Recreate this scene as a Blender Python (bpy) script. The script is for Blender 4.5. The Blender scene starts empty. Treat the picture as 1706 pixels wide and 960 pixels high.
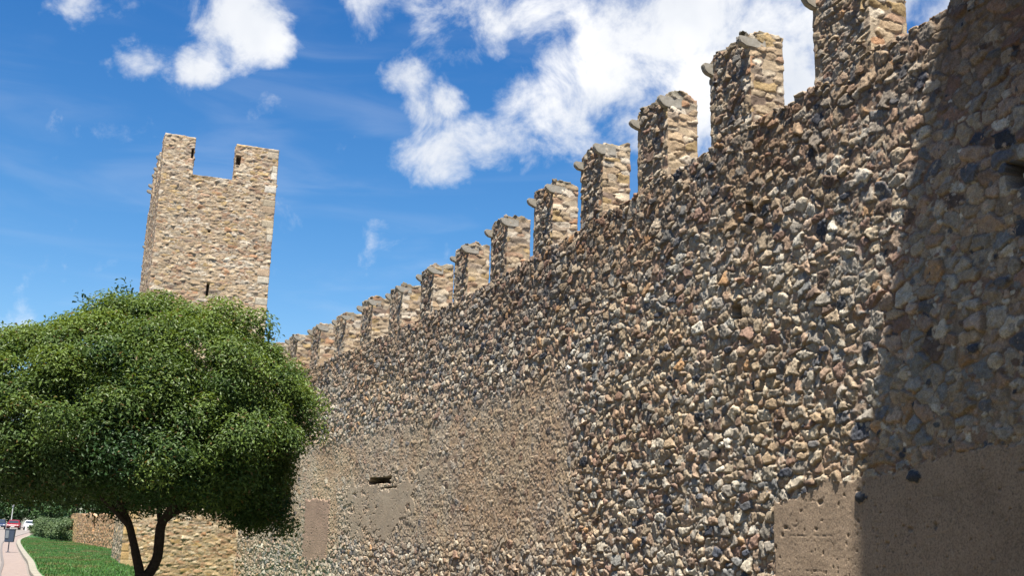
import bpy, bmesh, math, random
import numpy as np
from math import sin, cos, tan, pi, radians, sqrt, floor
from mathutils import Matrix, Vector

# ------------------------------------------------------------------ camera, sky, sun, exposure
C = bpy.context.scene.collection
scn = bpy.context.scene
EYE = 1.7
F = Vector((0.33841431, 0.91410114, 0.22337159))
R = Vector((0.93514393, -0.35313198, 0.02834857))
U = Vector((-0.10479311, -0.19929103, 0.97432104))
FPX = 1819.677
cam_d = bpy.data.cameras.new('camera')
cam_d.sensor_width = 36.0
cam_d.lens = FPX / 1706 * 36.0
cam_d.clip_start = 0.1
cam_d.clip_end = 9000
cam = bpy.data.objects.new('camera', cam_d)
C.objects.link(cam)
cam.matrix_world = Matrix(((R.x, U.x, -F.x, 0), (R.y, U.y, -F.y, 0), (R.z, U.z, -F.z, EYE), (0, 0, 0, 1)))
scn.camera = cam

SUN_A = radians(25.5)
SUN_EL = radians(68.9)
to_sun = Vector((-cos(SUN_EL) * sin(SUN_A), -cos(SUN_EL) * cos(SUN_A), sin(SUN_EL)))
sl = bpy.data.lights.new('sun', 'SUN')
sl.energy = 5.0
sl.angle = radians(0.5)
sl.color = (1.0, 0.95, 0.86)
so = bpy.data.objects.new('sun', sl)
so.rotation_euler = to_sun.to_track_quat('Z', 'Y').to_euler()
so.location = (-20, -20, 60)
C.objects.link(so)

scn.view_settings.view_transform = 'Standard'
scn.view_settings.look = 'None'
scn.view_settings.gamma = 1
scn.view_settings.use_curve_mapping = False
scn.view_settings.exposure = 1.3

# cloud clusters: (direction, angular radius) of soft balls of the cloud field
CLOUDS = [
 (385, 55, 55, 1.0), (310, 100, 34, .85), (250, 98, 30, .82), (208, 110, 18, .7), (400, 0, 62, .85), (440, 75, 34, .85),
 (350, 112, 32, .9), (130, 0, 38, .75),
 (672, 118, 42, 1.0), (742, 168, 36, .95), (695, 172, 40, .9), (650, 160, 28, .6),
 (735, 258, 62, 1.08), (690, 255, 42, .95), (800, 245, 50, 1.0), (850, 232, 45, .9), (890, 272, 34, .62), (760, 285, 32, .95),
 (610, 15, 42, .62), (700, 15, 50, .6), (830, 45, 36, .75), (800, 5, 60, .62), (750, 60, 40, .5), (900, 20, 60, .8),
 (880, 170, 55, .75), (930, 200, 55, .9), (950, 120, 80, 1.0), (1030, 60, 100, 1.15), (1060, 150, 80, 1.0), (1150, 60, 120, 1.2),
 (1180, 170, 90, 1.1), (1280, 60, 120, 1.2), (1300, 170, 90, 1.15), (1330, 230, 60, 1.0), (980, 250, 40, .8), (1230, 240, 60, .9), (1390, 60, 120, .95),
 (1530, 45, 48, .75), (1560, 60, 55, .85), (1650, 100, 120, .9),
 (600, 232, 16, .45), (530, 202, 12, .45), (785, 345, 18, .5), (810, 370, 14, .4), (115, 462, 20, .5), (20, 498, 30, .55), (10, 555, 40, .7), (60, 600, 60, .6),
  (2100, 200, 250, 1.0), (700, -500, 300, 1.0), (100, -600, 200, .8), (1500, -400, 260, 1.0),
]
def pix_dir(x, y):
    return (F + R * ((x - 853) / FPX) - U * ((y - 480) / FPX)).normalized()

w = bpy.data.worlds.new("World")
scn.world = w
w.use_nodes = True
nt = w.node_tree
nt.nodes.clear()
def N(t, **k):
    n = nt.nodes.new(t)
    for a, b in k.items():
        setattr(n, a, b)
    return n
def L(a, b):
    nt.links.new(a, b)
out = N('ShaderNodeOutputWorld')
bg = N('ShaderNodeBackground')
bg.inputs[1].default_value = 0.055
sky = N('ShaderNodeTexSky', sky_type='NISHITA')
sky.sun_disc = False
sky.sun_elevation = SUN_EL
sky.sun_rotation = pi + SUN_A
sky.altitude = 400
sky.air_density = 1.1
sky.dust_density = 1.2
sky.ozone_density = 3.0
geo = N('ShaderNodeTexCoord')
def math_n(op, a, b=None, clamp=False):
    n = N('ShaderNodeMath', operation=op, use_clamp=clamp)
    for i, v in enumerate((a, b)):
        if v is None: continue
        if isinstance(v, (int, float)): n.inputs[i].default_value = v
        else: L(v, n.inputs[i])
    return n.outputs[0]
def vmath(op, a, b):
    n = N('ShaderNodeVectorMath', operation=op)
    for i, v in enumerate((a, b)):
        if isinstance(v, (tuple, Vector)): n.inputs[i].default_value = tuple(v)
        else: L(v, n.inputs[i])
    return n.outputs[1] if op in ('DISTANCE', 'DOT_PRODUCT') else n.outputs[0]
gen = geo.outputs['Generated']
def noise(vec, scale, detail=6, rough=.6, dist=0.0):
    n = N('ShaderNodeTexNoise', noise_dimensions='3D')
    n.inputs['Scale'].default_value = scale
    n.inputs['Detail'].default_value = detail
    n.inputs['Roughness'].default_value = rough
    n.inputs['Distortion'].default_value = dist
    L(vec, n.inputs['Vector'])
    return n
wn = noise(gen, 14, 5, .6)
wv = vmath('SCALE', vmath('SUBTRACT', wn.outputs['Color'], (.5, .5, .5)), (0, 0, 0))
nt.nodes[-1].inputs['Scale'].default_value = 0.065
warped = vmath('ADD', gen, wv)
acc = None
for x, y, r, a in CLOUDS:
    d = vmath('DISTANCE', warped, pix_dir(x, y))
    m = N('ShaderNodeMapRange', interpolation_type='SMOOTHSTEP')
    L(d, m.inputs[0])
    m.inputs[1].default_value = r / FPX * 2.1
    m.inputs[2].default_value = r / FPX * .25
    m.inputs[3].default_value = 0
    m.inputs[4].default_value = a
    acc = m.outputs[0] if acc is None else math_n('SMOOTH_MAX', acc, m.outputs[0])
    if nt.nodes[-1].type == 'MATH':
        nt.nodes[-1].inputs[2].default_value = .25
fine = noise(gen, 17, 9, .62, .3).outputs[0]
dens = math_n('ADD', acc, math_n('MULTIPLY', math_n('SUBTRACT', fine, .5), 2.3))
cm = N('ShaderNodeMapRange', interpolation_type='SMOOTHSTEP')
L(dens, cm.inputs[0])
cm.inputs[1].default_value = .34
cm.inputs[2].default_value = 1.18
# thin high streaks
mp = N('ShaderNodeMapping')
mp.inputs['Scale'].default_value = (2.2, 2.2, 11)
mp.inputs['Rotation'].default_value = (0.1, 0.25, 0)
L(gen, mp.inputs[0])
cir = noise(mp.outputs[0], 2.6, 5, .5, .6).outputs[0]
cirm = N('ShaderNodeMapRange', interpolation_type='SMOOTHSTEP')
L(cir, cirm.inputs[0])
cirm.inputs[1].default_value = .46
cirm.inputs[2].default_value = .78
cirm.inputs[4].default_value = .10
mask = math_n('MAXIMUM', math_n('MULTIPLY', cm.outputs[0], .96), cirm.outputs[0])
# blue of the sky
hs = N('ShaderNodeHueSaturation')
hs.inputs['Hue'].default_value = .5
hs.inputs['Saturation'].default_value = 1.28
hs.inputs['Value'].default_value = 1.30
L(sky.outputs[0], hs.inputs['Color'])
shade = noise(gen, 9, 4, .5).outputs[0]
ccol = N('ShaderNodeMix', data_type='RGBA')
L(math_n('MULTIPLY', math_n('SUBTRACT', shade, .35), 2.2, True), ccol.inputs[0])
ccol.inputs[6].default_value = (6.0, 6.3, 6.8, 1)
ccol.inputs[7].default_value = (9.6, 9.4, 9.1, 1)
mx = N('ShaderNodeMix', data_type='RGBA')
L(mask, mx.inputs[0])
tint = N('ShaderNodeMix', data_type='RGBA', blend_type='MULTIPLY')
tint.inputs[0].default_value = 1
sep = N('ShaderNodeSeparateXYZ')
L(gen, sep.inputs[0])
trp = N('ShaderNodeValToRGB')
trp.color_ramp.elements[0].position = .10
trp.color_ramp.elements[0].color = (1.0, 1.0, 1.0, 1)
trp.color_ramp.elements[1].position = .46
trp.color_ramp.elements[1].color = (.42, .70, .88, 1)
em = trp.color_ramp.elements.new(.27)
em.color = (.68, .86, .94, 1)
L(sep.outputs[2], trp.inputs[0])
L(trp.outputs[0], tint.inputs[7])
L(hs.outputs[0], tint.inputs[6])
L(tint.outputs[2], mx.inputs[6])
L(ccol.outputs[2], mx.inputs[7])
L(mx.outputs[2], bg.inputs[0])
L(bg.outputs[0], out.inputs[0])

# ------------------------------------------------------------------ helpers
def tag(o, label=None, cat=None, group=None, kind=None):
    if label: o['label'] = label
    if cat: o['category'] = cat
    if group: o['group'] = group
    if kind: o['kind'] = kind
    return o
def empty(name, loc=(0, 0, 0), rz=0.0):
    o = bpy.data.objects.new(name, None)
    o.location = loc
    o.rotation_euler = (0, 0, rz)
    C.objects.link(o)
    return o
def link(name, me, parent=None):
    o = bpy.data.objects.new(name, me)
    C.objects.link(o)
    if parent: o.parent = parent
    return o
def copy_tree(o, parent=None):
    c = o.copy()
    C.objects.link(c)
    c.parent = parent
    for ch in list(o.children):
        copy_tree(ch, c)
    return c
def mesh_np(name, V, Q, mat, parent=None, col=None, smooth=True):
    """V (n,3), Q (m,4) or (m,3); col (n,3) linear"""
    me = bpy.data.meshes.new(name)
    V = np.ascontiguousarray(V, np.float32)
    Q = np.ascontiguousarray(Q, np.int32)
    k = Q.shape[1]
    me.vertices.add(len(V)); me.vertices.foreach_set('co', V.ravel())
    me.loops.add(Q.size); me.loops.foreach_set('vertex_index', Q.ravel())
    me.polygons.add(len(Q))
    me.polygons.foreach_set('loop_start', np.arange(0, Q.size, k, dtype=np.int32))
    me.polygons.foreach_set('loop_total', np.full(len(Q), k, np.int32))
    me.polygons.foreach_set('use_smooth', np.full(len(Q), smooth, bool))
    if col is not None:
        a = me.attributes.new('Col', 'FLOAT_COLOR', 'POINT')
        c4 = np.ones((len(V), 4), np.float32); c4[:, :3] = col
        a.data.foreach_set('color', c4.ravel())
    me.materials.append(mat)
    me.update(calc_edges=True)
    return link(name, me, parent)

# numpy noise
def h32(*a):
    x = np.uint32(0x9E3779B9)
    for v in a:
        v = np.asarray(v).astype(np.int64).astype(np.uint32)
        x = (x ^ v) * np.uint32(0x85EBCA6B)
        x = x ^ (x >> np.uint32(13))
        x = x * np.uint32(0xC2B2AE35)
        x = x ^ (x >> np.uint32(16))
    return x
def rnd(*a):
    return h32(*a).astype(np.float64) / 4294967295.0
def vnoise(x, y, seed):
    xi = np.floor(x); yi = np.floor(y)
    fx = x - xi; fy = y - yi
    fx = fx * fx * (3 - 2 * fx); fy = fy * fy * (3 - 2 * fy)
    a = rnd(xi, yi, seed); b = rnd(xi + 1, yi, seed); c = rnd(xi, yi + 1, seed); d = rnd(xi + 1, yi + 1, seed)
    return (a + (b - a) * fx) * (1 - fy) + (c + (d - c) * fx) * fy
def fbm(x, y, seed, o=4):
    s = 0; a = .5; t = 0
    for i in range(o):
        s = s + a * vnoise(x, y, seed + i * 17); t += a
        x = x * 2.03 + 5.1; y = y * 2.03 + 1.7; a *= .55
    return s / t
def sst(x, a, b):
    t = np.clip((x - a) / (b - a), 0, 1)
    return t * t * (3 - 2 * t)
def cells(u, v, cw, ch, seed, jit=.85, asp=.7):
    """irregular stones: nearest and second nearest of jittered, stretched sites"""
    r0 = np.floor(v / ch)
    F1 = np.full(u.shape, 9.0); F2 = np.full(u.shape, 9.0)
    I = np.zeros(u.shape, np.int64); SU = np.zeros(u.shape); SV = np.zeros(u.shape)
    for dr in (-1, 0, 1):
        r = r0 + dr
        sh = rnd(r, seed) * 1.0
        c0 = np.floor(u / cw - sh)
        for dc in (-1, 0, 1):
            c = c0 + dc
            k1 = rnd(r, c, seed + 1); k2 = rnd(r, c, seed + 2); k3 = rnd(r, c, seed + 3); k4 = rnd(r, c, seed + 4)
            us = (c + .5 + sh + jit * (k1 - .5)) * cw
            vs = (r + .5 + jit * .8 * (k2 - .5)) * ch
            a = np.exp((k3 - .5) * asp)
            t = (k4 - .5) * 1.5 * max(0, jit - .15)
            du = (u - us) / cw; dv = (v - vs) / ch
            ru = du * np.cos(t) + dv * np.sin(t); rv = -du * np.sin(t) + dv * np.cos(t)
            ru = ru / a; rv = rv * a
            d = (np.abs(ru) ** 2.6 + np.abs(rv) ** 2.6) ** (1 / 2.6) * np.exp((rnd(r, c, seed + 5) - .5) * .85)
            m = d < F1
            F2 = np.where(m, F1, np.minimum(F2, d))
            I = np.where(m, h32(r, c, seed + 9).astype(np.int64), I)
            SU = np.where(m, us, SU); SV = np.where(m, vs, SV)
            F1 = np.where(m, d, F1)
    return F1, F2 - F1, I, SU, SV
COB = np.array([(.35, .27, .185), (.38, .305, .215), (.29, .255, .21), (.33, .29, .235), (.33, .23, .16), (.27, .175, .13), (.06, .065, .08), (.13, .13, .135),
                (.54, .49, .40), (.46, .40, .31), (.40, .25, .135), (.17, .12, .09), (.37, .275, .20), (.22, .215, .20)])
COBP = np.array([15, 15, 11, 11, 9, 6, 3.2, 5, 5, 9, 1.6, 5, 12, 6.]); COBP /= COBP.sum()
CRM = np.array([(.58, .47, .33), (.52, .40, .27), (.64, .55, .42), (.48, .33, .23), (.55, .41, .22), (.40, .33, .26), (.50, .30, .18), (.70, .63, .52), (.26, .2, .16)]) * .63 * np.array((1.03, .97, .90))
CRMP = np.array([20, 20, 16, 12, 10, 9, 4, 10, 2.]); CRMP /= CRMP.sum()
def pick(I, pal, pr, seed):
    t = rnd(I, seed)
    k = np.searchsorted(np.cumsum(pr), t).clip(0, len(pal) - 1)
    c = pal[k]
    b = np.exp((rnd(I, seed + 1) - .5) * .45)
    return c * b[..., None]

def cobble_style(u, v, seed, fine=None, pal=COB, pr=COBP, prot=(.014, .052), cw=.26, ch=.165, mort=((.29, .225, .16), (.25, .18, .125)), gap=.10, small=True, rough_amp=.022, jit=.85):
    wu = u + .07 * (fbm(u * 6, v * 6, seed + 50, 3) - .5)
    wv = v + .06 * (fbm(u * 6, v * 6, seed + 60, 3) - .5)
    F1, e, I, su, sv = cells(wu, wv, cw, ch, seed, jit)
    p = prot[0] + (prot[1] - prot[0]) * rnd(I, 71) ** 1.2
    body = np.clip((e - gap * (.6 + .8 * rnd(I, 72))) / .16, 0, 1)
    prof = np.sqrt(np.clip(body * (2 - body), 0, 1))
    tu = (rnd(I, 73) - .5) * .42; tv = (rnd(I, 74) - .55) * .46
    facet = (wu - su) * tu + (wv - sv) * tv
    h = prof * (p + facet - .012 * F1 + .020 * (fbm(u * 15, v * 15, seed + 80, 2) - .5)) + (body > .15) * rough_amp * (fbm(u * 31, v * 31, seed + 85, 2) - .5)
    c = pick(I, pal, pr, 75)
    n1 = fbm(u * 14, v * 14, seed + 90, 3)
    c = c * (.72 + .56 * n1)[..., None]
    mn = fbm(u * .9, v * 1.3, seed + 95, 4)
    mk = sst(mn, .42, .6)[..., None]
    mc = np.array(mort[0]) * (1 - mk) + np.array(mort[1]) * mk
    mc = mc * (.8 + .4 * fbm(u * 30, v * 30, seed + 97, 2))[..., None]
    mlev = .005 * (fbm(u * 25, v * 25, seed + 98, 2) - .5)
    k = sst(body, .02, .3)[..., None]
    sp = fbm(u * 38 + 7, v * 38, seed + 86, 2)
    c = c * (.76 + .48 * sp)[..., None] if rough_amp > .02 else c
    col = c * k + mc * (1 - k)
    H = np.maximum(h, mlev)
    if small:
        G1, e2, J, _, _ = cells(wu + 3.3, wv + 1.7, cw * .36, ch * .42, seed + 31)
        b2 = np.clip((e2 - .14) / .2, 0, 1)
        on = rnd(J, 81) > .35
        ps = (.006 + .018 * rnd(J, 82)) * on
        h2 = np.sqrt(b2 * (2 - b2)) * ps
        c2 = pick(J, pal, pr, 83) * (.8 + .4 * n1)[..., None]
        use = (h2 > h + .001) & on
        col = np.where(use[..., None], c2 * sst(b2, 0, .3)[..., None] + mc * (1 - sst(b2, 0, .3))[..., None], col)
        H = np.maximum(H, h2 + mlev)
        if fine is not None:
            f = fine
            h3 = h2 * .55 + np.where(rnd(I, 88) > .78, h * .45, 0) * (1 - .5 * f) + mlev * 1.6 + .012 * (fbm(u * 3, v * 3, seed + 44, 3) - .5)
            c3 = np.where((on & (b2 > .1))[..., None], c2 * .42 + mc * .75 + .02, mc * np.array((1.36, 1.38, 1.34)))
            c3 = np.where((rnd(I, 88) > .78)[..., None] & (k > .5), c * .7 + mc * .3, c3)
            H = H * (1 - f) + h3 * f
            col = col * (1 - f[..., None]) + c3 * f[..., None]
    return H, col

def carve(H, col, u, v, holes):
    for (hu, hv, hw, hh, dp) in holes:
        a = np.abs(u - hu) / (hw / 2) + .5 * (fbm(u * 9, v * 9, 5, 2) - .5)
        b = np.abs(v - hv) / (hh / 2) + (.5 + .5 * (hw > 1)) * (fbm(u * (9 if hw < 1 else 3), v * 9, 6, 2) - .4)
        m = np.maximum(a, b) < 1
        H = np.where(m, -dp, H)
        col = np.where(m[..., None], np.array((.10, .075, .055)), col)
    return H, col

def plaster_style(u, v, seed, tint=(.34, .25, .172)):
    n = fbm(u * 2.2, v * 2.2, seed, 4)
    n2 = fbm(u * 26, v * 26, seed + 3, 3)
    H = .020 + .012 * (n - .5) + .005 * (n2 - .5)
    P1, _, PJ, _, _ = cells(u + .03 * (n2 - .5), v + .03 * (n - .5), .13, .10, seed + 7)
    pr_ = np.where(rnd(PJ, 4) > .80, .10 + .22 * rnd(PJ, 6) ** 3, 0) * (fbm(u * 1.3, v * 1.3, seed + 9, 3) > .44)
    pit = sst(-P1, -pr_ - .01, -pr_ * .5 - .005) * (pr_ > 0)
    H = H - .02 * pit
    lift = np.abs(((v + .02 * (n - .5)) / .46) % 1 - .5)
    ln = sst(lift, .485, .497) * (fbm(u * 3, v * 1, seed + 8, 2) > .5)
    H = H - .006 * ln
    crk = sst(np.abs(fbm(u * 1.1, v * 1.6, seed + 12, 4) - .5), .0035, 0) 
    H = H - .008 * crk
    col = np.array(tint) * (.78 + .44 * n)[..., None] * (.88 + .24 * n2)[..., None]
    col = col * (1 - .25 * pit)[..., None]
    # dark grains
    g = sst(fbm(u * 40, v * 40, seed + 15, 2), .70, .78)[..., None]
    col = col * (1 - .5 * g) + np.array((.10, .09, .08)) * .5 * g
    return H, col

# ------------------------------------------------------------------ materials
def stone_mat(name, bump=.6, scale=55, rough=.92, moss=None):
    m = bpy.data.materials.new(name); m.use_nodes = True
    t = m.node_tree; b = t.nodes['Principled BSDF']
    a = t.nodes.new('ShaderNodeAttribute'); a.attribute_name = 'Col'
    tc = t.nodes.new('ShaderNodeTexCoord')
    n = t.nodes.new('ShaderNodeTexNoise'); n.inputs['Scale'].default_value = scale; n.inputs['Detail'].default_value = 5; n.inputs['Roughness'].default_value = .7
    t.links.new(tc.outputs['Object'], n.inputs['Vector'])
    mr = t.nodes.new('ShaderNodeMapRange'); mr.inputs[1].default_value = .3; mr.inputs[2].default_value = .7; mr.inputs[3].default_value = .62; mr.inputs[4].default_value = 1.3
    t.links.new(n.outputs[0], mr.inputs[0])
    mul = t.nodes.new('ShaderNodeMix'); mul.data_type = 'RGBA'; mul.blend_type = 'MULTIPLY'; mul.inputs[0].default_value = 1
    t.links.new(a.outputs['Color'], mul.inputs[6]); t.links.new(mr.outputs[0], mul.inputs[7])
    t.links.new(mul.outputs[2], b.inputs['Base Color'])
    b.inputs['Roughness'].default_value = rough
    b.inputs['Specular IOR Level'].default_value = .25
    bp = t.nodes.new('ShaderNodeBump'); bp.inputs['Strength'].default_value = bump; bp.inputs['Distance'].default_value = .012
    t.links.new(n.outputs[0], bp.inputs['Height']); t.links.new(bp.outputs[0], b.inputs['Normal'])
    return m
def plain_mat(name, c, rough=.6, metal=0, var=.15, scale=8, bump=0, spec=.5, c2=None):
    m = bpy.data.materials.new(name); m.use_nodes = True
    t = m.node_tree; b = t.nodes['Principled BSDF']
    tc = t.nodes.new('ShaderNodeTexCoord')
    n = t.nodes.new('ShaderNodeTexNoise'); n.inputs['Scale'].default_value = scale; n.inputs['Detail'].default_value = 6; n.inputs['Roughness'].default_value = .65
    t.links.new(tc.outputs['Object'], n.inputs['Vector'])
    cr = t.nodes.new('ShaderNodeValToRGB')
    c2 = c2 or tuple(x * (1 - var) for x in c)
    c1 = tuple(x * (1 + var) for x in c) if c2 is None else c
    cr.color_ramp.elements[0].color = (*c2, 1); cr.color_ramp.elements[0].position = .35
    cr.color_ramp.elements[1].color = (*c1, 1); cr.color_ramp.elements[1].position = .65
    t.links.new(n.outputs[0], cr.inputs[0]); t.links.new(cr.outputs[0], b.inputs['Base Color'])
    b.inputs['Roughness'].default_value = rough; b.inputs['Metallic'].default_value = metal; b.inputs['Specular IOR Level'].default_value = spec
    if bump:
        bp = t.nodes.new('ShaderNodeBump'); bp.inputs['Strength'].default_value = bump; bp.inputs['Distance'].default_value = .01
        t.links.new(n.outputs[0], bp.inputs['Height']); t.links.new(bp.outputs[0], b.inputs['Normal'])
    return m
def leaf_mat(name, gloss=.5, trans=.3, gain=1.0):
    m = bpy.data.materials.new(name); m.use_nodes = True
    t = m.node_tree; b = t.nodes['Principled BSDF']
    a = t.nodes.new('ShaderNodeAttribute'); a.attribute_name = 'Col'
    t.links.new(a.outputs['Color'], b.inputs['Base Color'])
    b.inputs['Roughness'].default_value = gloss
    b.inputs['Specular IOR Level'].default_value = .35
    tr = t.nodes.new('ShaderNodeBsdfTranslucent')
    hs = t.nodes.new('ShaderNodeHueSaturation'); hs.inputs['Hue'].default_value = .48; hs.inputs['Saturation'].default_value = 1.15; hs.inputs['Value'].default_value = 1.3
    t.links.new(a.outputs['Color'], hs.inputs['Color']); t.links.new(hs.outputs[0], tr.inputs[0])
    mx = t.nodes.new('ShaderNodeMixShader'); mx.inputs[0].default_value = trans
    t.links.new(b.outputs[0], mx.inputs[1]); t.links.new(tr.outputs[0], mx.inputs[2])
    t.links.new(mx.outputs[0], t.nodes['Material Output'].inputs[0])
    return m
M_STONE = stone_mat('rubble stone', .7, 55)
M_PLAST = stone_mat('rammed earth render', .5, 38, .95)
M_TOWER = stone_mat('tower stone', .6, 16)
M_LEAF = leaf_mat('glossy leaves')
M_LEAFF = leaf_mat('far leaves', .5, .25)
M_BARK = plain_mat('dark bark', (.055, .042, .034), .9, c2=(.025, .02, .017), scale=25, bump=.8, spec=.2)
M_BARKF = plain_mat('far bark', (.08, .065, .05), .9, spec=.2)

# ------------------------------------------------------------------ relief walls
def relief_grid(X, Y, NX, NY, us, Z, H, col):
    """arrays shaped (nz,nu) -> verts"""
    V = np.stack([X[None, :] + NX[None, :] * H, Y[None, :] + NY[None, :] * H, Z], -1)
    return V
def quads(nz, nu, closed=False):
    i = np.arange(nz - 1)[:, None]; j = np.arange(nu if closed else nu - 1)[None, :]
    j2 = (j + 1) % nu
    a = i * nu + j; b = i * nu + j2; c = (i + 1) * nu + j2; d = (i + 1) * nu + j
    return np.stack([a, b, c, d], -1).reshape(-1, 4)

def prism(name, pts, z0, ztop, du, dz, style, mat, parent=None, topcol=(.3, .26, .2), rcorner=.05, top_rough=.03, batter=0.0, rings=3):
    """closed footprint pts counter-clockwise; style(u, z, side, su, L) -> H, col; su = distance along the side"""
    pts = [np.array(p, float) for p in pts]
    n = len(pts)
    PU, PX, PY, NX, NY, SD, SU, SL = [], [], [], [], [], [], [], []
    acc = 0
    for k in range(n):
        a, b = pts[k], pts[(k + 1) % n]
        d = b - a; Ln = np.hypot(*d); t = d / Ln; nn = np.array([t[1], -t[0]])
        p = pts[k - 1]; dp = a - p; dp /= np.hypot(*dp); npv = np.array([dp[1], -dp[0]])
        q = pts[(k + 2) % n]; dq = q - b; dq /= np.hypot(*dq); nq = np.array([dq[1], -dq[0]])
        m = max(3, int(round(Ln / du)))
        s = np.arange(m) / m * Ln
        wa = np.clip(1 - s / rcorner, 0, 1) * .5; wb = np.clip(1 - (Ln - s) / rcorner, 0, 1) * .5
        nx = nn[0] * (1 - wa - wb) + npv[0] * wa + nq[0] * wb
        ny = nn[1] * (1 - wa - wb) + npv[1] * wa + nq[1] * wb
        PU.append(acc + s); PX.append(a[0] + t[0] * s); PY.append(a[1] + t[1] * s); NX.append(nx); NY.append(ny)
        SD.append(np.full(m, k)); SU.append(s); SL.append(np.full(m, Ln)); acc += Ln
    PU, PX, PY, NX, NY, SD, SU, SL = map(np.concatenate, (PU, PX, PY, NX, NY, SD, SU, SL))
    nu = len(PU)
    zt = ztop(PX, PY, PU) if callable(ztop) else np.full(nu, float(ztop))
    nz = max(3, int(round((zt.max() - z0) / dz)) + 1)
    f = np.linspace(0, 1, nz)[:, None]
    Z = z0 + f * (zt[None, :] - z0)
    Ug = np.broadcast_to(PU[None, :], Z.shape)
    H, col = style(Ug, Z, np.broadcast_to(SD[None, :], Z.shape), np.broadcast_to(SU[None, :], Z.shape), np.broadcast_to(SL[None, :], Z.shape))
    Hb = H - batter * (Z - z0)
    V = relief_grid(PX, PY, NX, NY, PU, Z, Hb, col).reshape(-1, 3)
    Q = quads(nz, nu, True)
    cols = col.reshape(-1, 3)
    # top: shrinking rings
    top = V[-nu:]; cen = top.mean(0)
    Vs, Cs, Qs = [V], [cols], [Q]
    base = (nz - 1) * nu
    off = len(V)
    for r in range(1, rings + 1):
        k = 1 - r / (rings + .02)
        ring = cen + (top - cen) * np.array([k, k, 1])
        ring[:, 2] = zt * k + zt.mean() * (1 - k) + top_rough * (fbm(ring[:, 0] * 7, ring[:, 1] * 7, 9, 3) - .35)
        Vs.append(ring)
        c = np.array(topcol) * (.6 + .8 * fbm(ring[:, 0] * 6, ring[:, 1] * 6, 19, 3))[:, None]
        Cs.append(c)
        j = np.arange(nu); j2 = (j + 1) % nu
        Qs.append(np.stack([base + j, base + j2, off + j2, off + j], -1))
        base = off; off += nu
    return mesh_np(name, np.concatenate(Vs), np.concatenate(Qs), mat, parent, np.concatenate(Cs))

# ------------------------------------------------------------------ the town wall
WD, WS0, WK = 9.1118, 21.2525, 0.0068608
def wpath(s, off=0.0):
    s = np.asarray(s, float); t = np.maximum(s - WS0, 0); th = WK * t
    x = WD - (1 - np.cos(th)) / WK; y = np.minimum(s, WS0) + np.sin(th) / WK
    return x + off * np.cos(th), y + off * np.sin(th), np.cos(th), np.sin(th)
def crenel_z(s):
    return 8.19 - .0028 * (s - 9)

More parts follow.
